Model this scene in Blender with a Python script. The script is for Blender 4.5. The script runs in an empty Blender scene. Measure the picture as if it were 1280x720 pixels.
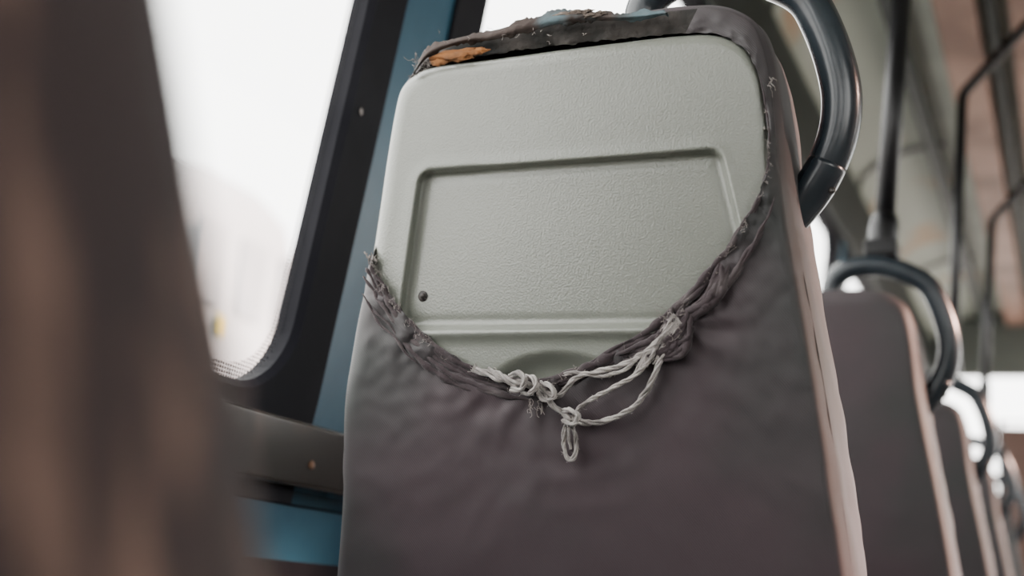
import bpy, bmesh, math, random
from mathutils import Vector, Matrix, noise
random.seed(4)
PI=math.pi
C=bpy.context.scene.collection
CZ=0.62
F=1500.0
# ---------------- camera frame from the vanishing points
Yw=Vector((710,-440,-1500)).normalized()
Zw=Vector((500,5920,-1500)); Zw=(Zw-Zw.dot(Yw)*Yw).normalized()
Xw=Yw.cross(Zw)
R=Matrix((Xw,Yw,Zw))
CAM=Vector((0,0,CZ))
cd=bpy.data.cameras.new('camera'); cam=bpy.data.objects.new('camera',cd); C.objects.link(cam)
cam.matrix_world=Matrix.Translation(CAM)@R.to_4x4()
cd.sensor_width=36; cd.lens=F/1280*36; cd.clip_start=0.02; cd.clip_end=200
bpy.context.scene.camera=cam
def ray(px,py): return R@Vector((px-640,360-py,-F))
def at_Y(px,py,Y): d=ray(px,py); return CAM+d*(Y/d.y)
def at_X(px,py,X): d=ray(px,py); return CAM+d*(X/d.x)
# ---------------- seat frame
A=math.radians(9); EV=Vector((0,-math.sin(A),math.cos(A))); EW=Vector((0,math.cos(A),math.sin(A)))
SX=-0.42; SY=1.0; P0=Vector((SX,SY,0.90)); BASE=Vector((SX,SY,0)); PITCH=1.03
def L(u,v,w): return Vector((u,0,0.90))+EV*v+EW*w          # seat-local point
def uv(px,py,w=0.0):
    d=ray(px,py); p0=P0+EW*w
    t=(p0-CAM).dot(EW)/d.dot(EW); p=CAM+d*t-p0
    return p.x,p.dot(EV)
def SP(px,py,w=0.0):
    u,v=uv(px,py,w); return L(u,v,w)
d=ray(720,330); t=(P0-CAM).dot(EW)/d.dot(EW)
cd.dof.use_dof=True; cd.dof.focus_distance=t*F; cd.dof.aperture_fstop=2.7

# ---------------- materials
def mat(name,col,rough=0.6,col2=None,nscale=6,bump=0.0,bscale=200,kind='noise',metal=0,spec=0.5,sheen=0,lo=0.4,hi=0.6,det=4,stretch=None,bdist=0.001):
    m=bpy.data.materials.new(name); m.use_nodes=True; nt=m.node_tree; b=nt.nodes['Principled BSDF']
    b.inputs['Base Color'].default_value=(*col,1); b.inputs['Roughness'].default_value=rough
    b.inputs['Metallic'].default_value=metal; b.inputs['Specular IOR Level'].default_value=spec
    if sheen: b.inputs['Sheen Weight'].default_value=sheen; b.inputs['Sheen Roughness'].default_value=0.5
    tc=nt.nodes.new('ShaderNodeTexCoord'); src=tc.outputs['Object']
    if stretch:
        mp=nt.nodes.new('ShaderNodeMapping'); mp.inputs['Scale'].default_value=stretch; nt.links.new(src,mp.inputs[0]); src2=mp.outputs[0]
    else: src2=src
    if col2:
        n=nt.nodes.new('ShaderNodeTexNoise'); n.inputs['Scale'].default_value=nscale; n.inputs['Detail'].default_value=det
        nt.links.new(src2,n.inputs['Vector'])
        r=nt.nodes.new('ShaderNodeValToRGB'); r.color_ramp.elements[0].position=lo; r.color_ramp.elements[1].position=hi
        r.color_ramp.elements[0].color=(*col,1); r.color_ramp.elements[1].color=(*col2,1)
        nt.links.new(n.outputs['Fac'],r.inputs[0]); nt.links.new(r.outputs[0],b.inputs['Base Color'])
    if bump:
        if kind=='noise':
            n=nt.nodes.new('ShaderNodeTexNoise'); n.inputs['Scale'].default_value=bscale; n.inputs['Detail'].default_value=3; out=n.outputs['Fac']
            nt.links.new(src,n.inputs['Vector'])
        elif kind=='voronoi':
            n=nt.nodes.new('ShaderNodeTexVoronoi'); n.feature='SMOOTH_F1'; n.inputs['Scale'].default_value=bscale; out=n.outputs['Distance']
            nt.links.new(src,n.inputs['Vector'])
        else:
            n=nt.nodes.new('ShaderNodeTexWave'); n.wave_type='BANDS'; n.bands_direction='DIAGONAL'; n.inputs['Scale'].default_value=bscale
            n.inputs['Distortion'].default_value=1.5; n.inputs['Detail'].default_value=2; out=n.outputs['Fac']; nt.links.new(src,n.inputs['Vector'])
        bp=nt.nodes.new('ShaderNodeBump'); bp.inputs['Strength'].default_value=bump; bp.inputs['Distance'].default_value=bdist
        nt.links.new(out,bp.inputs['Height']); nt.links.new(bp.outputs[0],b.inputs['Normal'])
    return m
M={}
M['fabric']=mat('taupe twill',(.047,.032,.037),.58,(.027,.029,.028),2.6,.2,260,'wave',sheen=.10,bdist=.0005,spec=.36,lo=.47,hi=.64)  # greenish second tone paints a reflection into the cloth colour
M['brown']=mat('worn brown seat fabric',(.030,.018,.018),.85,(.27,.16,.12),1.0,.5,260,'wave',sheen=.1,bdist=.0008,spec=.25,stretch=(14,60,11),lo=.50,hi=.68)
M['hem']=mat('worn hem fabric',(.042,.031,.034),.9,(.095,.080,.080),36,.7,420,'noise',sheen=.15,bdist=.0012,spec=.2,lo=.48,hi=.76)
M['lining']=mat('dirty lining with painted shade',(.014,.014,.013),.9,(.060,.052,.047),18,.8,150,'noise',lo=.42,hi=.72,bdist=.002,spec=.2)  # dirt, plus the shadow strip above the shell painted into the dark tone
M['rag']=mat('torn blue grey rag',(.062,.048,.043),.9,(.095,.135,.150),16,.8,160,'noise',lo=.50,hi=.64,bdist=.002,spec=.2)
M['padding']=mat('pale tan padding fluff',(.20,.165,.14),.95,(.10,.08,.07),60,1,260,'noise',bdist=.002,spec=.1)
M['foam']=mat('amber foam',(.32,.13,.042),.95,(.09,.055,.038),34,.7,200,'noise',bdist=.002,lo=.44,hi=.70)
M['shell']=mat('grey green moulded plastic',(.178,.187,.161),.31,(.188,.197,.170),5,.34,560,'voronoi',spec=.55,bdist=.0008)
M['screw']=mat('black screw',(.02,.018,.018),.5,(.05,.04,.035),300)
M['cord']=mat('off white cotton cord',(.43,.395,.37),.9,(.20,.18,.17),60,.9,900,'noise',sheen=.3)
M['thread']=mat('grey thread',(.17,.145,.135),.9,(.30,.27,.25),60)
M['handle']=mat('dark blue grey coated tube',(.014,.020,.026),.26,(.024,.032,.039),14,.12,120,'noise',spec=.5)
M['black']=mat('black steel pole',(.003,.003,.004),.3,(.005,.005,.006),20,spec=.35)
M['gasket']=mat('black window rubber',(.008,.008,.012),.6,(.012,.012,.016),9,spec=.12)
M['blue']=mat('blue painted panel',(.018,.090,.150),.32,(.028,.115,.18),7,.2,60,'noise',spec=.5)
M['ledge']=mat('scuffed grey brown metal ledge',(.060,.054,.050),.22,(.12,.085,.06),5,.1,60,'noise',metal=.45,lo=.5,hi=.75,spec=.6,det=2)
M['header']=mat('dark green header rail',(.010,.017,.015),.5,(.017,.025,.021),8,spec=.3)
M['coving']=mat('stained beige coving',(.37,.405,.34),.6,(.42,.29,.17),3.2,.1,50,'noise',lo=.57,hi=.66)
M['ceil']=mat('beige green ceiling',(.36,.39,.33),.6,(.29,.315,.265),4)
M['duct']=mat('pinkish tan duct',(.33,.195,.145),.55,(.17,.09,.06),3,lo=.45,hi=.66,det=2)
M['front']=mat('grey green front panel',(.12,.135,.12),.6,(.15,.165,.145),2)
M['floor']=mat('grey bus floor',(.10,.095,.09),.7,(.13,.12,.11),20)
M['wood']=mat('brown partition board',(.07,.032,.02),.5,(.10,.045,.03),10,stretch=(1,1,8))
M['wallr']=mat('grey painted side panel',(.15,.15,.14),.6,(.18,.175,.16),4)
M['white']=mat('pale wall paint',(.46,.475,.49),.8,(.40,.415,.43),.6)
M['pale']=mat('grey window panes',(.27,.29,.31),.6,(.31,.325,.34),2)
M['yellow']=mat('yellow lamp glass',(.75,.55,.08),.5,(.6,.45,.06),3)
M['ground']=mat('pale asphalt',(.4,.4,.39),.9,(.34,.34,.33),2)
M['screwhead']=mat('rusty screw head',(.30,.16,.09),.5,(.16,.09,.06),200)
def glassmat():
    m=bpy.data.materials.new('thin window glass'); m.use_nodes=True; nt=m.node_tree; nt.nodes.remove(nt.nodes['Principled BSDF'])
    o=nt.nodes['Material Output']; a=nt.nodes.new('ShaderNodeBsdfTransparent'); a.inputs[0].default_value=(.96,.97,.97,1)
    g=nt.nodes.new('ShaderNodeBsdfGlossy'); g.inputs['Roughness'].default_value=.05; x=nt.nodes.new('ShaderNodeMixShader'); x.inputs[0].default_value=.05
    nt.links.new(a.outputs[0],x.inputs[1]); nt.links.new(g.outputs[0],x.inputs[2]); nt.links.new(x.outputs[0],o.inputs[0]); return m
M['glass']=glassmat()
def dotmat():
    m=bpy.data.materials.new('dotted glass border'); m.use_nodes=True; nt=m.node_tree; b=nt.nodes['Principled BSDF']
    b.inputs['Base Color'].default_value=(.02,.02,.02,1)
    tc=nt.nodes.new('ShaderNodeTexCoord'); sp=nt.nodes.new('ShaderNodeSeparateXYZ'); nt.links.new(tc.outputs['Object'],sp.inputs[0])
    cb=nt.nodes.new('ShaderNodeCombineXYZ'); nt.links.new(sp.outputs[1],cb.inputs[0]); nt.links.new(sp.outputs[2],cb.inputs[1])
    s=nt.nodes.new('ShaderNodeVectorMath'); s.operation='SCALE'; s.inputs[3].default_value=230; nt.links.new(cb.outputs[0],s.inputs[0])
    f=nt.nodes.new('ShaderNodeVectorMath'); f.operation='FRACTION'; nt.links.new(s.outputs[0],f.inputs[0])
    u=nt.nodes.new('ShaderNodeVectorMath'); u.operation='SUBTRACT'; u.inputs[1].default_value=(.5,.5,0); nt.links.new(f.outputs[0],u.inputs[0])
    l=nt.nodes.new('ShaderNodeVectorMath'); l.operation='LENGTH'; nt.links.new(u.outputs[0],l.inputs[0])
    c=nt.nodes.new('ShaderNodeMath'); c.operation='LESS_THAN'; c.inputs[1].default_value=.36; nt.links.new(l.outputs['Value'],c.inputs[0])
    nt.links.new(c.outputs[0],b.inputs['Alpha']); return m
M['dots']=dotmat()

# ---------------- mesh helpers
class MB:
    def __init__(s): s.v=[]; s.f=[]
    def add(s,v,f):
        n=len(s.v); s.v+= [tuple(p) for p in v]; s.f+=[tuple(i+n for i in q) for q in f]; return s
    def box(s,a,b,fn=None):
        vs=[(x,y,z) for x in (a[0],b[0]) for y in (a[1],b[1]) for z in (a[2],b[2])]
        if fn: vs=[fn(*p) for p in vs]
        return s.add(vs,[(0,1,3,2),(4,6,7,5),(0,4,5,1),(2,3,7,6),(0,2,6,4),(1,5,7,3)])
    def tube(s,pts,r,n=12,closed=False,cap=True,flat=None):
        pts=[Vector(p) for p in pts]; N=len(pts)
        rr=r if isinstance(r,(list,tuple)) else [r]*N
        T=[]
        for i in range(N):
            a=pts[(i-1)%N] if (closed or i>0) else pts[i]; b=pts[(i+1)%N] if (closed or i<N-1) else pts[i]
            T.append((b-a).normalized())
        u=T[0].orthogonal().normalized(); vs=[];fs=[]
        for i in range(N):
            u=(u-u.dot(T[i])*T[i]).normalized(); w=T[i].cross(u)
            for k in range(n):
                a=2*PI*k/n; vs.append(pts[i]+rr[i]*(math.cos(a)*u+math.sin(a)*w))
        for i in range(N if closed else N-1):
            j=(i+1)%N
            for k in range(n):
                fs.append((i*n+k,i*n+(k+1)%n,j*n+(k+1)%n,j*n+k))
        if cap and not closed: fs.append(tuple(range(n))[::-1]); fs.append(tuple((N-1)*n+k for k in range(n)))
        return s.add(vs,fs)
    def ball(s,c,r,sx=1,sy=1,sz=1,n=12,jit=0):
        vs=[];fs=[];h=n//2
        for i in range(h+1):
            for k in range(n):
                a=PI*i/h;b=2*PI*k/n; p=Vector((math.sin(a)*math.cos(b),math.sin(a)*math.sin(b),math.cos(a)))
                q=1+jit*noise.noise(p*2.3+Vector(c)*50); vs.append(Vector(c)+Vector((p.x*sx,p.y*sy,p.z*sz))*r*q)
        for i in range(h):
            for k in range(n): fs.append((i*n+k,i*n+(k+1)%n,(i+1)*n+(k+1)%n,(i+1)*n+k))
        return s.add(vs,fs)
    def build(s,name,m,parent=None,smooth=True,bevel=0,loc=None,sub=0):
        me=bpy.data.meshes.new(name); me.from_pydata(s.v,[],s.f); me.validate()
        bm=bmesh.new(); bm.from_mesh(me); bmesh.ops.remove_doubles(bm,verts=bm.verts,dist=1e-6); bmesh.ops.recalc_face_normals(bm,faces=bm.faces)
        for f in bm.faces: f.smooth=smooth
        bm.to_mesh(me); bm.free()
        o=bpy.data.objects.new(name,me); C.objects.link(o); me.materials.append(m)
        if loc is not None: o.location=loc
        if parent: o.parent=parent
        if bevel:
            b=o.modifiers.new('b','BEVEL'); b.width=bevel; b.segments=3; b.limit_method='ANGLE'
            for p in me.polygons: p.use_smooth=True
            wn=o.modifiers.new('w','WEIGHTED_NORMAL')
        if sub:
            q=o.modifiers.new('s','SUBSURF'); q.levels=sub; q.render_levels=sub
        return o
def cr(pts,step=8,closed=False):
    P=[tuple(p) for p in pts]; N=len(P); out=[]; D=len(P[0])
    for i in range(N if closed else N-1):
        g=(lambda k:P[k%N]) if closed else (lambda k:P[max(0,min(N-1,k))])
        a,b,c,e=g(i-1),g(i),g(i+1),g(i+2)
        for k in range(step):
            t=k/step; t2=t*t;t3=t2*t
            out.append(tuple(.5*((2*b[q])+(-a[q]+c[q])*t+(2*a[q]-5*b[q]+4*c[q]-e[q])*t2+(-a[q]+3*b[q]-3*c[q]+e[q])*t3) for q in range(D)))
    if not closed: out.append(P[-1])
    return out
def thing(name,label,cat,loc,group=None):
    o=bpy.data.objects.new(name,None); C.objects.link(o); o.location=loc; o['label']=label; o['category']=cat
    if group: o['group']=group
    o.empty_display_size=.1; return o
def struct(o): o['kind']='structure'; return o

# ================= SEATS
CX,CY=715,330
S_common=[(520,92,.012),(545,66,.012),(610,42,.012),(690,28,.012),(770,22,.010),(840,14,.008),(890,10,.004),(922,17,.002),(945,36,0),(958,72,0),(966,120,0),(974,200,0),(988,290,0),(1009,400,0),(1028,510,0),(1045,620,0),(1061,740,0),(1075,900,0),(1082,1060,0),(1066,1130,0),(1000,1150,0),(760,1150,0),(480,1150,0),(410,1130,0),(396,1060,0),(405,900,0),(420,740,0),(429,620,0),(431,510,0),(441,440,0),(450,390,0)]
S_torn=S_common+[(463,335,.004),(476,290,.02),(487,220,.02),(496,160,.02),(505,118,.018)]
S_full=S_common+[(459,335,0),(466,290,0),(478,220,0),(489,150,.004),(500,112,.01)]
O_pts=[(466,330,-.010),(478,352,-.013),(492,374,-.014),(515,402,-.014),(545,430,-.014),(580,453,-.014),(615,467,-.014),(660,475,-.014),(705,468,-.014),(745,452,-.014),(785,428,-.014),(825,400,-.014),(860,368,-.014),(895,328,-.014),(925,285,-.014),(948,245,-.013),(959,205,-.012),(960,170,-.010),(956,130,-.008),(948,94,-.007),(935,66,-.006),(912,48,-.004),(880,41,0),(800,46,.004),(700,56,.006),(600,69,.008),(545,80,.010),(515,95,.012),(502,120,.022),(494,170,.022),(486,220,.022),(477,280,.018)]
def polar(pts,N=440):
    dense=cr(pts,14,True); pol=[]
    for x,y,w in dense: pol.append((math.atan2(y-CY,x-CX)%(2*PI),math.hypot(x-CX,y-CY),w))
    pol.sort(); out=[]
    ext=[(pol[-1][0]-2*PI,)+pol[-1][1:]]+pol+[(pol[0][0]+2*PI,)+pol[0][1:]]
    j=0
    for i in range(N):
        a=2*PI*i/N
        while ext[j+1][0]<a: j+=1
        p,q=ext[j],ext[j+1]; t=(a-p[0])/max(1e-9,q[0]-p[0])
        out.append((a,p[1]+(q[1]-p[1])*t,p[2]+(q[2]-p[2])*t))
    return out
NA=440
def ss0(t): t=max(0,min(1,t)); return t*t*(3-2*t)
def seat_skin(torn):
    S=polar(S_torn if torn else S_full); O=polar(O_pts) if torn else None
    rings=[]; MR=46
    for j in range(MR+1):
        s=(j/MR); s=s**1.35; ring=[]
        for i in range(NA):
            a,rs,ws=S[i]; ro,wo=(O[i][1],O[i][2]) if torn else (rs*.02,-.012)
            rr=ro+(rs-ro)*s; px=CX+rr*math.cos(a); py=CY+rr*math.sin(a)
            dist=rr-ro; edge=rs-rr
            # stretched face then rounded shoulder
            w=(wo if torn else -.012)*(1-s)+(-.010 if not torn or wo<-.008 else ws-.004)*s
            k=max(0,1-edge/20) if rs-ro>34 else max(0,1-edge/(rs-ro+1e-6))
            w+= (ws-w)*(1-math.sqrt(max(0,1-k*k)))
            nz=Vector((px*.012,py*.012,3.1 if torn else 8.8))
            if torn:
                amp=.0055*math.exp(-dist/26)*(1 if wo<-.009 else .8)+.0008
                st=Vector((px*.05,py*.05,1.7)); 
                w-= amp*noise.noise(st)*1.2*(1-k)
                w-= .0026*math.exp(-dist/20)*noise.noise(Vector((px*.13,py*.13,6.7)))*(1-k)
                # crumpled flap at the left of the tear
                fl=math.exp(-((px-520)/55)**2-((py-425)/38)**2); w-=fl*(.002+.0035*noise.noise(Vector((px*.06+py*.03,py*.045,2.2))))*(1-k)
                # pulled folds fanning out of the knot
                dk=math.hypot(px-690,py-480); ang=math.atan2(py-480,px-690)
                if py>440: w-= .0011*math.exp(-((dk-60)/60)**2)*math.sin(ang*9+dk*.05)*(1-k)
                # folds fanning from the bunched gather
                dg=math.hypot(px-850,py-400); ag=math.atan2(py-400,px-850)
                w-=.0014*ss0((py-330)/40)*math.exp(-((dg-45)/45)**2)*math.sin(ag*9+dg*.04)*(1-k)
                # shallow sagging creases under the knot
                w-=.0009*ss0((py-480)/30)*math.exp(-((px-740)/130)**2-((py-575)/75)**2)*math.sin(py*.16+((px-700)*.012)**2*3+1.5*noise.noise(Vector((px*.01,py*.02,4))))
                dr=math.hypot(px-870,py-370); w-=.0034*math.exp(-(dr/45)**2)*noise.noise(Vector((px*.07-py*.04,(py+px)*.02,0)))
            w-= .0014*noise.noise(nz)*(1-k)
            if torn and j==0: 
                jt=3.5*noise.noise(Vector((px*.08,py*.08,9)))+1.5*noise.noise(Vector((px*.3,py*.3,2))); px+=jt*math.cos(a); py+=jt*math.sin(a)
            ring.append(SP(px,py,w))
        rings.append(ring)
    nface=len(rings)
    # side walls: offset from silhouette in the seat's own frame
    cu,cv=uv(CX,CY)
    base=[(uv(CX+S[i][1]*math.cos(S[i][0]),CY+S[i][1]*math.sin(S[i][0]),S[i][2]),S[i][2]) for i in range(NA)]
    nor=[]
    for i in range(NA):
        (u0,v0),_=base[i-3]; (u1,v1),_=base[(i+3)%NA]; n=Vector((u1-u0,v1-v0,0)).cross(Vector((0,0,1))).normalized()
        (uu,vv),_=base[i]
        if n.x*(uu-cu)+n.y*(vv-cv)<0: n=-n
        nor.append(n)
    for off,dw in ((.003,.006),(.005,.02),(.0065,.035),(.0075,.05),(.0075,.065),(.0055,.085),(-.002,.105),(-.015,.116),(-.06,.120)):
        ring=[]
        for i in range(NA):
            (uu,vv),ws=base[i]
            n=nor[i]; wr=.0022*noise.noise(Vector((uu*9,vv*14,dw*30)))+.0014*noise.noise(Vector((uu*30,vv*30,dw*60)))
            o2=off+wr-.32*max(0,dw-.01)*max(0,n.y)
            ring.append(L(uu+n.x*o2,vv+n.y*o2,max(dw,ws+dw*.3)))
        rings.append(ring)
    return rings,nface,S,base,nor
def ring_faces(rings,sel=lambda j,i:True):
    f=[]
    for j in range(len(rings)-1):
        for i in range(NA):
            if sel(j,i): k=(i+1)%NA; f.append((j*NA+i,j*NA+k,(j+1)*NA+k,(j+1)*NA+i))
    return f
def rings_obj(name,rings,m,parent,sel=lambda j,i:True,cap=True,mid=False):
    mb=MB(); v=[p for r in rings for p in r]; f=ring_faces(rings,sel)
    if cap: n=(len(rings)-1)*NA; f.append(tuple(n+i for i in range(NA)))
    if mid: f.append(tuple(range(NA)))
    mb.add(v,f); o=mb.build(name,m,parent)
    bm=bmesh.new(); bm.from_mesh(o.data); bmesh.ops.delete(bm,geom=[q for q in bm.verts if not q.link_faces],context='VERTS'); bm.to_mesh(o.data); bm.free()
    return o
HANDLE=[(812,60),(803,28),(812,0),(840,-22),(885,-34),(935,-32),(980,-18),(1008,0),(1026,30),(1043,75),(1052,120),(1049,162),(1035,203),(1012,242),(978,282)]
def seat_common(t):
    mb=MB(); P=[SP(x,y,.055) for x,y in cr(HANDLE,8)]
    mb.tube(P,[.0182 for i in range(len(P))],20)
    h=mb.build('grab_handle',M['handle'],t); h['label']='dark blue-grey curved tube handle'
    # end ferrule with rivet
    mb=MB(); c=[SP(x,y,.055) for x,y in cr(HANDLE,8)[-17:]]; n=len(c)
    mb.tube(c,[.01825+.0003*min(1,i/6) for i in range(n)],20); mb.build('handle_ferrule',M['handle'],h)
    mb=MB(); mb.ball(SP(1040,238,.040),.0035,1,.5,1); mb.build('rivet',M['ledge'],h)
    # cushion + legs (front side of the seat)
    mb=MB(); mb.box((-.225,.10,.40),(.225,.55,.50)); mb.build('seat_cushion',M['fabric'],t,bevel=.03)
    mb=MB(); mb.box((-.21,.0,.365),(.21,.53,.395)); mb.build('seat_frame',M['black'],t,bevel=.005)
    for sx in(-1,1):
        mb=MB(); mb.tube([(sx*.19,.08,.37),(sx*.19,.08,.02),],.016); mb.tube([(sx*.19,.48,.37),(sx*.19,.48,.02)],.016); mb.box((sx*.19-.03,.03,0),(sx*.19+.03,.53,.02))
        mb.build('leg',M['black'],t)
def side_line(S,base,nor,off,w,r,lo=-1.0,hi=.98):
    mb=MB(); pts=[]
    for k in range(120):
        a=(lo+(hi-lo)*k/119)%(2*PI); i=int(a/(2*PI)*NA)%NA
        (uu,vv),ws=base[i]; n=nor[i]; pts.append(L(uu+n.x*off,vv+n.y*off,w))
    q=[pts[0]]
    for p in pts[1:]:
        if (p-q[-1]).length>.002:q.append(p)
    mb.tube(q,r,8); return mb
def seam_obj(t,S,base,nor):
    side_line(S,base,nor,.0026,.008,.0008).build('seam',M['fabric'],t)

# ---- torn seat
seat=thing('bus_seat','bus seat with torn taupe cover knotted below bare grey plastic back shell','seat',BASE)
rings,nf,S,base,nor=seat_skin(True)
topa=(math.atan2(92-CY,508-CX)%(2*PI), math.atan2(36-CY,860-CX)%(2*PI))
def is_top(j,i):
    a=2*PI*(i+.5)/NA; return j<nf-1 and topa[0]<a<topa[1]
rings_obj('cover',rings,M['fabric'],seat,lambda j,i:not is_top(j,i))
o=rings_obj('torn_lining',rings,M['lining'],seat,is_top,cap=False); o['label']='dirty lining exposed along the top edge, shadow strip painted dark'
seam_obj(seat,S,base,nor)
seat_common(seat)
# shell
SH=[(438,560),(446,470),(456,400),(465,330),(474,270),(485,195),(494,142),(502,112),(518,95),(545,84),(620,74),(700,63),(780,53),(850,45),(893,44),(922,52),(942,72),(953,102),(959,140),(963,180),(970,240),(982,340),(994,450),(1000,540),(980,600),(900,615),(560,615),(460,605)]
def rsd(px,py,poly,r):
    ds=[]
    for i in range(len(poly)):
        x0,y0=poly[i];x1,y1=poly[(i+1)%len(poly)]; l=math.hypot(x1-x0,y1-y0)
        ds.append(((px-x0)*(y1-y0)-(py-y0)*(x1-x0))/l+r)
    pos=[q for q in ds if q>0]
    if len(pos)>=2: return math.sqrt(sum(q*q for q in pos))-r
    return max(ds)-r
REC=[(524,214),(902,186),(955,408),(496,414)]   # clockwise on screen
ss=ss0
shp=polar([(x,y,0) for x,y in SH])
def shell_h(px,py):
    q=rsd(px,py,REC,16)
    dep=.0095*ss((-q+2)/9)
    groove=.0014*math.exp(-((q+11)/6)**2)
    lim=(1-ss((px-820)/35))*ss((px-495)/25)          # the ridge flattens out under the cover
    rid=-.0032*math.exp(-((q-3)/9)**2)*(1.8*lim if py>395 else .4)
    e=((px-696)/92)**2+((py-490)/54)**2
    dep2=.014*ss((1-e)*1.15) if py>400 else 0
    dome=-.008*(1-((px-715)/260)**2)*(1-min(1,((py-330)/330)**2))
    return dep+groove+rid+dep2+dome+.003*ss((py-455)/40)
rs=[]; MR=190
for j in range(MR+1):
    ring=[]
    for i in range(NA):
        a,r,_=shp[i]
        rr=r*(1-j/MR*.995); px=CX+rr*math.cos(a);py=CY+rr*math.sin(a); edge=r-rr
        k=max(0,1-edge/15); w=-.004+shell_h(px,py)+ .011*(1-math.sqrt(max(0,1-k*k)))
        ring.append(SP(px,py,w))
    rs.append(ring)
rs=rs[::-1]
sk=[]
for i in range(NA):
    a,r,_=shp[i]; u_,v_=uv(CX+r*math.cos(a),CY+r*math.sin(a),.007); sk.append(L(u_,v_,.024))
rs.append(sk)
o=rings_obj('back_shell',rs,M['shell'],seat,cap=False,mid=True); o['label']='bare grey-green grained plastic shell'
mb=MB(); mb.ball(SP(529,370,.0020),.0058,1,.45,1,16); mb.tube([SP(529,370,-.0015),SP(529,370,-.001)],.003,8)
mb.build('screw',M['screw'],o)
# hem roll along the torn opening: many thin twisted strands and folds
def hp(t,off,seed):
    c=HC; f=t*(len(c)-1); i=min(len(c)-2,int(f)); q=f-i
    x=c[i][0]+(c[i+1][0]-c[i][0])*q; y=c[i][1]+(c[i+1][1]-c[i][1])*q
    tx=c[i+1][0]-c[i][0]; ty=c[i+1][1]-c[i][1]; l=math.hypot(tx,ty)+1e-9; nx,ny=-ty/l,tx/l
    if nx*(x-CX)+ny*(y-CY)<0: nx,ny=-nx,-ny
    return x+nx*off,y+ny*off
HC=cr([p[:2] for p in O_pts[0:20]],8)
mb=MB()
def strand(t0,t1,o0,o1,r,w,sd,n=26,wav=3.0):
    pts=[];rad=[]
    for i in range(n):
        q=i/(n-1); t=t0+(t1-t0)*q; fade=1-.70*ss((t-.62)/.3)
        off=o0+(o1-o0)*q+wav*(.5+.5*fade)*noise.noise(Vector((t*26,sd,0)))
        x,y=hp(t,off,sd); pts.append(SP(x,y,w+.005*ss((t-.82)/.18)-.002*fade*noise.noise(Vector((t*22,sd,5)))))
        rad.append(r*fade*(.25+.9*math.sin(PI*q)**.35)*(.6+1.2*abs(noise.noise(Vector((t*34,sd,8))))))
    mb.tube(pts,rad,10)
strand(0,1,3,1,.0036,-.0142,1,190,3.4); strand(0,.80,10,5,.0030,-.0132,2,160,4); strand(.02,.55,17,10,.0026,-.0128,3,100,4)
for k in range(30):
    t0=random.uniform(0,.70); t1=min(.86,t0+random.uniform(.04,.16)); wide=30 if (t0<.28 or .45<t0<.68) else 10
    o0=random.uniform(0,wide)
    strand(t0,t1,o0,max(0,o0+random.uniform(-10,10)),random.uniform(.0012,.0034),-.0130-random.uniform(0,.0018),random.random()*90,26,5)
# bunched gather on the right
for k in range(34):
    a0=random.uniform(0,1); x0=796+random.uniform(-30,25)+a0*10; y0=448-a0*10+random.uniform(-8,10)
    x1=856+random.uniform(-18,12); y1=394+random.uniform(-12,16); bx=(x0+x1)/2+random.uniform(-4,22); by=(y0+y1)/2+random.uniform(-4,22)
    c=cr([(x0,y0),(bx,by),(x1,y1)],10); n=len(c); r=random.uniform(.0014,.0032); sd=random.random()*50
    mb.tube([SP(x+3*noise.noise(Vector((i*.3,sd,0))),y+3*noise.noise(Vector((i*.3,sd,7))),-.0160-.006*math.sin(PI*i/(n-1))) for i,(x,y) in enumerate(c)],[r*(.3+.8*math.sin(PI*i/(n-1))**.5)*(.8+.7*abs(noise.noise(Vector((i*.4,sd,2))))) for i in range(n)],9)
for k in range(16):
    x0=858+random.uniform(-8,10); y0=398+random.uniform(-10,8); x1=905+random.uniform(-8,6); y1=338+random.uniform(-12,12)
    c=cr([(x0,y0),((x0+x1)/2+random.uniform(0,14),(y0+y1)/2+random.uniform(0,14)),(x1,y1)],10); n=len(c); r=random.uniform(.0016,.0038); sd=random.random()*50
    mb.tube([SP(x+2*noise.noise(Vector((i*.3,sd,0))),y,-.0145-.003*math.sin(PI*i/(n-1))) for i,(x,y) in enumerate(c)],[r*(.3+.8*math.sin(PI*i/(n-1))**.5)*(.8+.7*abs(noise.noise(Vector((i*.4,sd,2))))) for i in range(n)],9)
o=mb.build('torn_hem',M['hem'],seat); o['label']='rolled and bunched frayed hem of the cover'
# top rag: ragged strip over the top
def strip(name,top,bot,m,w0,amp,sd,par=seat,rows=15):
    a=cr(top,14);b=cr(bot,14);v=[];f=[];n=len(a)
    for j in range(rows):
        for i in range(n):
            s=j/(rows-1); x=a[i][0]+(b[i][0]-a[i][0])*s; y=a[i][1]+(b[i][1]-a[i][1])*s
            jj=6*noise.noise(Vector((x*.06,j,sd)))+3*noise.noise(Vector((x*.3,j,sd))) if j in(0,rows-1) else 0
            w=w0+amp*noise.noise(Vector((x*.03,y*.05,sd)))+amp*.25*noise.noise(Vector((x*.10,y*.12,sd+3)))-.006*math.sin(PI*s)
            v.append(SP(x,y+jj,w))
    for j in range(rows-1):
        for i in range(n-1): f.append((j*n+i,j*n+i+1,(j+1)*n+i+1,(j+1)*n+i))
    mb=MB();mb.add(v,f);o=mb.build(name,m,par); q=o.modifiers.new('s','SOLIDIFY'); q.thickness=.0012; return o
o=strip('torn_rag',[(518,86),(536,60),(571,47),(610,39),(650,27),(690,15),(730,13),(775,17),(830,12)],[(517,94),(537,71),(577,55),(615,51),(655,42),(700,31),(740,27),(780,26),(835,19)],M['rag'],-.005,.005,3.3)
o['label']='torn blue-grey rag edge'
mb=MB(); mb.ball(SP(572,69,-.004),.0095,2.4,.45,.6,24,.8); mb.ball(SP(549,77,-.004),.0058,1.7,.45,.7,20,.8); mb.ball(SP(598,64,-.004),.0055,1.8,.45,.6,20,.8)
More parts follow.
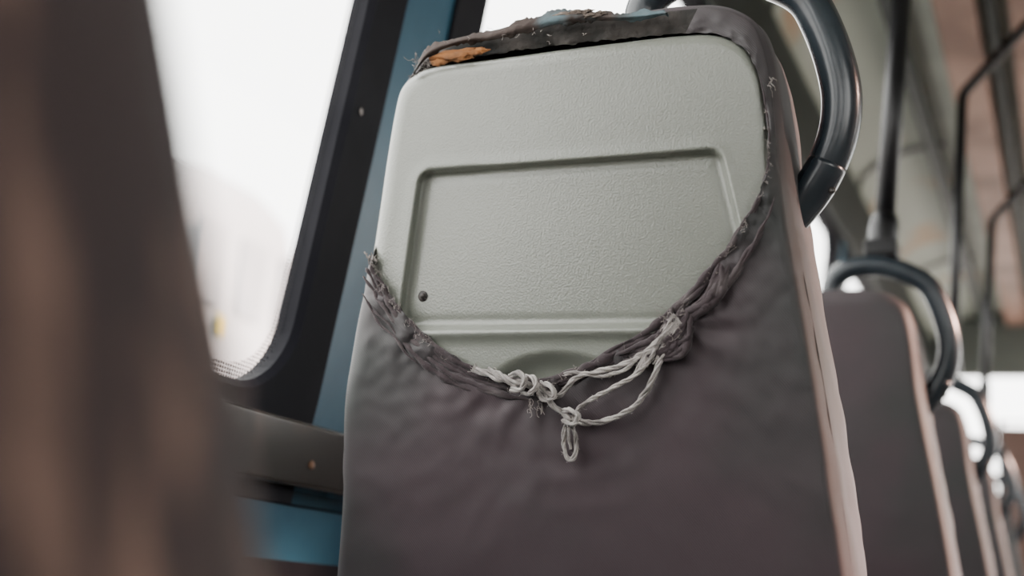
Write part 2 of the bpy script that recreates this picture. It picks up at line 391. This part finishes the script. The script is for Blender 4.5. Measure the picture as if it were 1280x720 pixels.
o=mb.build('foam',M['foam'],seat); o['label']='amber foam showing through the torn corner'
mb=MB(); 
for x,y,r in ((704,19,.0050),(724,16,.0056),(744,18,.0048)): mb.ball(SP(x,y,-.009),r,2.2,.5,.5,24,.8)
o=mb.build('padding',M['padding'],seat); o['label']='pale tan padding lump on the top edge'
# cord
CP=[]
def plies(mb,pts,w,r,turn=120,np=3,step=10):
    r*=.95
    P=[]
    for q in cr([(p[0],p[1],(p[2] if len(p)>2 else w)) for p in pts],step):
        jx=2.2*noise.noise(Vector((q[0]*.06,q[1]*.06,r*900))); jy=2.2*noise.noise(Vector((q[0]*.06,q[1]*.06,r*900+7)))
        P.append(SP(q[0]+jx,q[1]+jy,q[2])); CP.append(q)
    n=len(P); acc=0; paths=[[] for _ in range(np)]; rads=[]
    fine=[]
    for i in range(n-1):
        l=(P[i+1]-P[i]).length; k=max(1,int(l/.0009))
        for m_ in range(k): fine.append(P[i].lerp(P[i+1],m_/k))
    fine.append(P[-1]); n=len(fine)
    if n<4: return
    for i in range(n):
        T=(fine[min(n-1,i+1)]-fine[max(0,i-1)]).normalized(); u=T.cross(EW).normalized(); v=T.cross(u)
        if i: acc+=(fine[i]-fine[i-1]).length
        loose=1+.6*noise.noise(fine[i]*90); rads.append(r*.56*(1+.4*noise.noise(fine[i]*160)))
        for k in range(np):
            ph=acc/r*.38+2*PI*k/np+1.0*noise.noise(fine[i]*60); paths[k].append(fine[i]+(math.cos(ph)*u+math.sin(ph)*v)*r*.56*loose)
    for pth in paths: mb.tube(pth,rads,7)
mb=MB()
W=-.022
plies(mb,[(592,462,-.018),(608,466,-.021),(626,473,W),(645,478,W),(668,484,W),(684,490,W)],W,.0036)
plies(mb,[(612,462,-.020),(628,470,-.025),(642,480,-.026),(660,480,W)],W,.0028)
plies(mb,[(682,488,W),(686,502,-.025),(700,514,-.024),(716,524,-.024),(742,528,-.023),(768,522,W),(792,508,W),(808,490,W),(818,466,W),(828,442,W),(832,418,W),(838,400,-.022)],W,.0027)
plies(mb,[(676,486,W),(694,494,-.026),(706,488,-.026),(722,472,-.024),(748,464,W),(778,456,W),(800,444,W),(822,428,-.024),(842,402,-.021)],W,.0025)
plies(mb,[(716,522,W),(728,508,-.024),(748,494,W),(776,480,W),(798,466,W),(815,446,-.024),(824,424,-.024),(846,396,-.021)],W,.0022)
plies(mb,[(706,470,W),(716,466,W),(730,466,W),(756,470,-.021),(782,462,W),(808,438,-.023),(830,416,-.023)],W,.0018)
plies(mb,[(712,522,-.025),(706,538,-.024),(704,556,W),(707,570,W),(713,575,W),(719,568,W),(721,552,W),(717,538,-.024),(711,524,-.026)],W,.0022)
plies(mb,[(711,526,-.028),(711,542,-.026),(713,562,-.024)],W,.0016)
# untwisted strand ends bunched at the right: soft, nearly parallel
for k in range(22):
    q=random.random(); x0=792+34*q; y0=470-26*q+random.uniform(-4,4); sd=random.random()*40
    c=cr([(x0,y0),(x0+10,y0-20),(826+14*q,418+8*(q-.5)),(842+12*q,392+14*q)],8)
    mb.tube([SP(x+1.5*noise.noise(Vector((i*.2,sd,0))),y,-.0218-.0035*math.sin(PI*i/(len(c)-1))*noise.noise(Vector((sd,1,4)))-.002*math.sin(PI*i/(len(c)-1))) for i,(x,y) in enumerate(c)],[random.uniform(.0006,.0012)]*len(c),6)
cord=mb.build('drawstring',M['cord'],seat); cord['label']='off-white cotton cord tied in a loop'
mb=MB()
plies(mb,[(638,470,-.022),(646,466,-.030),(655,474,-.032),(652,486,-.028),(640,488,-.024)],W,.0027)
plies(mb,[(656,472,-.022),(666,472,-.031),(670,482,-.032),(662,492,-.028),(652,490,-.024)],W,.0027)
plies(mb,[(676,480,-.022),(688,482,-.031),(692,496,-.032),(680,500,-.028),(674,490,-.024)],W,.0024)
plies(mb,[(704,514,-.024),(712,512,-.031),(722,520,-.032),(716,530,-.030),(704,526,-.026)],W,.0024)
mb.build('knot',M['cord'],cord)
# fuzz on the cord
mb=MB()
def thread(px,py,dx,dy,n=7,r=.00035,w=-.018,curl=4):
    x,y=px,py; pts=[]
    sd=random.random()*100
    for i in range(n):
        pts.append((x+curl*noise.noise(Vector((i*.7,sd,0))),y+curl*noise.noise(Vector((i*.7,sd,9))),w+.004*noise.noise(Vector((i*.5,sd,4)))))
        x+=dx/n;y+=dy/n
    mb.tube([SP(*q) for q in cr(pts,4)],r,5)
for k in range(320):
    q=random.choice(CP); thread(q[0],q[1],random.uniform(-6,6),random.uniform(-6,6),5,random.uniform(.00008,.00016),w=q[2]-.002,curl=3)
o=mb.build('cord_fuzz',M['cord'],cord); o['kind']='stuff'
# loose threads
mb=MB()
hem=cr([p[:2] for p in O_pts[0:19]],10)
for k in range(110):
    x,y=random.choice(hem); thread(x+random.uniform(-4,4),y+random.uniform(-2,12),random.uniform(-9,9),random.uniform(-12,12),6,random.uniform(.00012,.00024),w=-.0175)
for k in range(20): thread(464+random.uniform(-3,5),330+random.uniform(-8,8),random.uniform(-10,6),random.uniform(-26,4),7,.0003,w=-.012)
for k in range(24): thread(526+random.uniform(-8,14),82+random.uniform(-10,10),random.uniform(-16,2),random.uniform(-14,14),7,.00022,w=-.006)
for k in range(12): thread(random.uniform(545,740),random.uniform(34,54),random.uniform(-12,12),random.uniform(-6,6),6,.00018,w=-.012)
for k in range(6): thread(960+random.uniform(-2,4),100+random.uniform(-5,8),random.uniform(0,12),random.uniform(-12,22),7,.0002,w=-.012)
for k in range(14): thread(668+random.uniform(-8,8),500+random.uniform(-5,8),random.uniform(-6,6),random.uniform(6,26),6,.0003,w=-.022)
for k in range(10): thread(random.uniform(590,620),462,random.uniform(-12,4),random.uniform(-8,8),6,.0003,w=-.02)
for k in range(22): thread(835+random.uniform(-12,20),400+random.uniform(-15,25),random.uniform(-22,12),random.uniform(-22,14),7,.0002,w=-.024)
o=mb.build('loose_threads',M['thread'],seat); o['kind']='stuff'

# ---- covered seats
full=thing('bus_seat','x','seat',BASE)
r2,nf2,S2,b2,n2=seat_skin(False)
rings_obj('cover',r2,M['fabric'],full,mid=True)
seam_obj(full,S2,b2,n2)
seat_common(full)
labs={-1:'blurred brown seat back cropped at the left edge, nearest the camera',1:'first covered taupe seat behind the torn seat, with a thick vertical pole on its handle',2:'second covered taupe seat beyond the torn one, half hidden, slim pole above',3:'third covered seat beyond the torn one, narrow sliver near the right edge',4:'farthest covered seat, mostly hidden at the lower right corner'}
def copy_tree(o,parent=None):
    c=o.copy(); C.objects.link(c); c.parent=parent
    for ch in [q for q in bpy.data.objects if q.parent==o]: copy_tree(ch,c)
    return c
G='intact covered seats in the row'
for k in (1,-1,2,3,4):
    o=full if k==1 else copy_tree(full)
    o.location=BASE+Vector((0,PITCH*k if k>0 else -.888,0)); o['label']=labs[k]; o['group']=G
    if k==-1:      # this backrest is reclined further and more worn
        mt=Matrix.Translation((0,0,.45))@Matrix.Rotation(math.radians(11.5),4,'X')@Matrix.Translation((0,0,-.45))
        for ch in [q for q in bpy.data.objects if q.parent==o]:
            nm=ch.name.split('.')[0]
            if nm in('cover','seam','grab_handle'): ch.matrix_basis=mt
            if nm=='cover': ch.data=ch.data.copy(); ch.data.materials[0]=M['brown']

# ================= POLES (bent at the top towards the ceiling)
CE=1.65+CZ
HY=1.025
def pole(k,bot,r,label,corner=None):
    Y=HY+PITCH*k
    b=at_Y(*bot,Y)
    c=at_Y(*corner,Y) if corner else Vector((b.x+.04,Y,CZ+1.25))
    dr=Vector((.122,0,.137)).normalized()
    e=c+dr*((CE-c.z)/dr.z) if c.z<CE-.1 else Vector((c.x,Y,CE))
    pts=[b,b.lerp(c,.5),b.lerp(c,.97),c+(b-c)*.008+(e-c)*.008,c.lerp(e,.03),c.lerp(e,.5),e]
    t=thing('grab_pole',label,'pole',b,'vertical grab poles on the seat handles')
    mb=MB(); mb.tube([p-b for p in pts],r,16); mb.build('rod',M['black'],t)
    d=(c-b).normalized()
    mb=MB(); mb.tube([Vector((0,0,0))-d*.012,d*.0,d*.04,d*.06,d*.065],[r*1.15,r*1.4,r*1.4,r*1.2,r],18); mb.box((-r*1.5,-r*1.5,-.014),(r*1.5,r*1.5,.012)); mb.build('clamp',M['black'],t,bevel=.002)
    mb=MB(); mb.tube([e-b,e-b-Vector((0,0,.012))],r*2.4,18); mb.build('ceiling_flange',M['black'],t)
pole(1,(1103,312),.0180,'thick black pole clamped to the handle of the first seat beyond the torn one')
pole(2,(1190,459),.0140,'slim black pole bending right above the second covered seat',(1203,118))
pole(3,(1230,500),.0140,'thinnest black pole, bending right near the right edge',(1240,275))

# ================= LEFT WALL
def xw(zr): return -.86+.12*zr
def wp(off,y,zr): return (xw(zr)+off,y,zr+CZ)
ZB,ZT=.20,1.24
Y0s=[.005-2.8,.005-1.4,.005,1.405,2.805,4.205,5.605]
YF=6.7; YR=-3.0
GR=.072; GL=.085   # rubber widths right / left of each pane
mb=MB()
mb.box((-.04,YR,-CZ),(0,YF,.10),lambda x,y,z:wp(x,y,z))
for y0 in Y0s:
    y1=min(y0+1.125,YF)
    mb.box((-.03,y1+GR,.08),(.006,min(YF,y0+1.4-GL),1.30),lambda x,y,z:wp(x,y,z))
mb.box((-.03,YR,.05),(-.004,YF,.175),lambda x,y,z:wp(x,y,z))
mb.box((-.03,YR,1.265),(-.004,YF,1.5),lambda x,y,z:wp(x,y,z))
struct(mb.build('wall_left',M['blue'],smooth=False))
def rounded(y0,y1,z0,z1,r,n=10):
    out=[]
    for cy,cz,a0 in ((y1-r,z1-r,0),(y0+r,z1-r,90),(y0+r,z0+r,180),(y1-r,z0+r,270)):
        for k in range(n+1):
            a=math.radians(a0+90*k/n); out.append((cy,cz,a,cy+r*math.cos(a),cz+r*math.sin(a)))
    return out
def hit(cy,cz,a,y0,y1,z0,z1):
    c,s=math.cos(a),math.sin(a); t=1e9
    if c>1e-6:t=min(t,(y1-cy)/c)
    if c<-1e-6:t=min(t,(y0-cy)/c)
    if s>1e-6:t=min(t,(z1-cz)/s)
    if s<-1e-6:t=min(t,(z0-cz)/s)
    return cy+c*t,cz+s*t
def window(n,y0,y1,fn,flip=1):
    root=bpy.data.objects.new('window_%d'%n,None); C.objects.link(root); struct(root)
    ins=rounded(y0,y1,ZB,ZT,.085); N=len(ins)
    rings_=[]
    for off in (-.02,.012):
        rings_.append([fn(off,*hit(c[0],c[1],c[2],y0-GL,y1+GR,ZB-.028,ZT+.028)) for c in ins])
    mid=[fn(.012,c[3]+math.cos(c[2])*.008,c[4]+math.sin(c[2])*.008) for c in ins]
    inn=[fn(.004,c[3],c[4]) for c in ins]; inn2=[fn(-.02,c[3],c[4]) for c in ins]
    rings_+= [mid,inn,inn2]; v=[p for r in rings_ for p in r]; f=[]
    for j in range(4):
        for i in range(N): q=(i+1)%N; f.append((j*N+i,j*N+q,(j+1)*N+q,(j+1)*N+i))
    mb=MB(); mb.add(v,f); mb.build('gasket',M['gasket'],root,smooth=False)
    mb=MB(); mb.add([fn(-.012,c[3],c[4]) for c in ins],[tuple(range(N))]); mb.build('pane',M['glass'],root,smooth=False)
    a=[fn(-.0105,c[3],c[4]) for c in ins]; b=[fn(-.0105,c[3]-math.cos(c[2])*.020,c[4]-math.sin(c[2])*.020) for c in ins]
    mb=MB(); mb.add(a+b,[(i,(i+1)%N,N+(i+1)%N,N+i) for i in range(N)]); mb.build('dotted_border',M['dots'],root,smooth=False)
    return root
n=1
for y0 in Y0s:
    y1=min(y0+1.125,YF-.1)
    w=window(n,y0,y1,wp); n+=1
    if y0==.005:
        mb=MB(); p=at_Y(430,142,1.155); mb.ball(wp(.013,1.155,p.z-CZ),.004,.4,.8,1.3,12); mb.build('clip',M['cord'],w)
# ledge with screws
mb=MB(); mb.box((-.01,YR,.098),(.030,YF,.172),lambda x,y,z:wp(x,y,z)); tr=struct(mb.build('trim_1',M['ledge'],bevel=.006))
for y in (.35,.70,.93,1.19,1.6,2.1):
    mb=MB(); mb.ball(wp(.031,y,.125),.0055,.5,1,1,12); mb.build('screw_head',M['screwhead'],tr)
mb=MB(); mb.box((-.01,YR,-.01),(.012,YF,.014),lambda x,y,z:wp(x,y,z)); mb.box((-.01,YR,.078),(.006,YF,.098),lambda x,y,z:wp(x,y,z)); struct(mb.build('trim_2',M['gasket'],bevel=.002))
mb=MB(); mb.box((-.02,YR,1.262),(.028,YF,1.40),lambda x,y,z:wp(x,y,z)); mb.box((-.02,YR,1.405),(.018,YF,1.49),lambda x,y,z:wp(x,y,z)); struct(mb.build('trim_3',M['header'],bevel=.008))
# coving and ceiling
prof=[(xw(1.49)+.01,1.49),(-.655,1.54),(-.60,1.585),(-.53,1.615),(-.44,1.635),(-.38,1.64)]
prof=cr(prof,5); v=[];f=[]
for y in (YR,YF):
    for x,z in prof: v.append((x,y,z+CZ))
q=len(prof)
for i in range(q-1): f.append((i,i+1,q+i+1,q+i))
mb=MB(); mb.add(v,f)
tr=struct(mb.build('trim_4',M['coving']))
mb=MB(); mb.box((-.72,YR,1.655+CZ),(1.52,YF,1.69+CZ)); struct(mb.build('ceiling',M['ceil'],smooth=False))
mb=MB(); mb.box((-.435,YR,1.585+CZ),(-.395,YF,1.655+CZ)); mb.box((-.175,YR,1.60+CZ),(-.155,YF,1.655+CZ)); struct(mb.build('trim_5',M['header'],bevel=.006))
mb=MB(); mb.box((-.305,YR,1.575+CZ),(-.20,YF,1.655+CZ)); struct(mb.build('trim_6',M['duct'],bevel=.012))
mb=MB(); mb.box((-.12,YR,1.575+CZ),(.02,YF,1.655+CZ)); struct(mb.build('trim_7',M['duct'],bevel=.012))
# thin cover battens over the coving joints follow the curve
mb=MB()
for y in (1.33,2.73,4.13,5.53):
    v=[];f=[]
    for yy in (y,y+.05):
        for x,z in prof: v.append((x+.004,yy,z+CZ-.006))
    for i in range(q-1): f.append((i,i+1,q+i+1,q+i))
    mb.add(v,f)
struct(mb.build('trim_8',M['header']))

# ================= RIGHT WALL, FLOOR, ENDS
def wpr(off,y,zr): return (1.50-.10*zr-off,y,zr+CZ)
RO=.20
mb=MB()
mb.box((-.04,YR,-CZ),(0,YF,.172),wpr); mb.box((-.04,YR,1.268),(0,YF,1.66),wpr)
for y0 in Y0s: mb.box((-.03,y0+RO+1.20,.17),(.004,min(YF,y0+RO+1.32),1.27),wpr)
mb.box((-.03,.10,.17),(.004,1.52,1.27),wpr)        # unseen bay closed in to keep sun off the nearest seat
mb.box((-.03,1.84,.17),(.004,2.50,.85),wpr)        # unseen panel added to block sun, slotted for a patch on the wall
mb.box((-.03,1.84,.96),(.004,2.50,1.27),wpr); mb.box((-.03,2.10,.85),(.004,2.50,.96),wpr); mb.box((-.03,1.84,.85),(.004,1.98,.96),wpr)
mb.box((-.03,YR,.17),(.004,YR+.33,1.27),wpr)
struct(mb.build('wall_right',M['wallr'],smooth=False))
for y0 in Y0s:
    if y0==.005: continue
    window(n,y0+RO,min(y0+RO+1.125,YF-.1),wpr); n+=1
mb=MB(); mb.box((-1.0,YR,-.04),(1.6,YF,0)); struct(mb.build('floor',M['floor'],smooth=False))
mb=MB()
mb.box((-.95,YF,0),(1.6,YF+.05,.95)); mb.box((-.95,YF,1.93),(1.6,YF+.05,2.31)); mb.box((-.95,YF,.95),(-.74,YF+.05,1.93)); mb.box((.33,YF,.95),(.40,YF+.05,1.93)); mb.box((1.35,YF,.95),(1.6,YF+.05,1.93))
struct(mb.build('wall_front',M['front'],smooth=False))
mb=MB()
mb.box((-.95,YR-.05,0),(1.6,YR,1.2)); mb.box((-.95,YR-.05,1.75),(1.6,YR,2.31)); mb.box((-.95,YR-.05,1.2),(-.5,YR,1.75)); mb.box((1.1,YR-.05,1.2),(1.6,YR,1.75))
struct(mb.build('wall_rear',M['wallr'],smooth=False))
# partition behind the driver
t=thing('partition','brown board partition near the front windscreen','partition',(0,5.9,0))
pz=at_Y(1265,527,5.9).z
mb=MB(); mb.box((-.30,-.02,.10),(.20,.02,pz-.03)); mb.build('board',M['wood'],t,bevel=.006)
mb=MB(); mb.tube([(-.30,0,0),(-.30,0,pz),(.20,0,pz),(.20,0,0)],.016,12); mb.build('frame',M['black'],t)

# ================= OUTSIDE
mb=MB(); mb.box((-60,-40,-1.0),(60,60,-.9)); struct(mb.build('ground',M['ground'],smooth=False))
a=at_X(238,160,-9); b=at_X(420,160,-9)
bc=(a.y+b.y)/2
t=thing('building','pale blown-out building seen faintly through the near window','building',(-9,bc,-.9))
hw=(b.y-a.y)/2; H=a.z+.9
mb=MB(); mb.box((-3,-hw,0),(0,hw,H)); mb.build('wall',M['white'],t,bevel=.9)
for i in range(3):
    for j in range(3):
        mb=MB(); y=-hw+hw*2*(.12+.3*i); z=H*(.2+.25*j); mb.box((-.02,y,z),(.03,y+hw*.36,z+H*.15)); mb.build('window',M['pale'],t,smooth=False)
p=at_X(266,408,-9)
mb=MB(); mb.box((0,p.y-bc-.08,p.z+.9-.12),(.10,p.y-bc+.06,p.z+.9+.12)); mb.build('lamp',M['yellow'],t,bevel=.03)

# ================= LIGHT
w=bpy.data.worlds.new('sky'); bpy.context.scene.world=w; w.use_nodes=True
bg=w.node_tree.nodes['Background']; bg.inputs[0].default_value=(1,.988,.962,1); bg.inputs[1].default_value=8.2
s=bpy.data.lights.new('sun','SUN'); s.energy=17; s.angle=math.radians(3); s.color=(1,.60,.47); so=bpy.data.objects.new('sun',s); C.objects.link(so)
so.rotation_euler=Vector((-1,-.36,-.42)).to_track_quat('-Z','Y').to_euler()
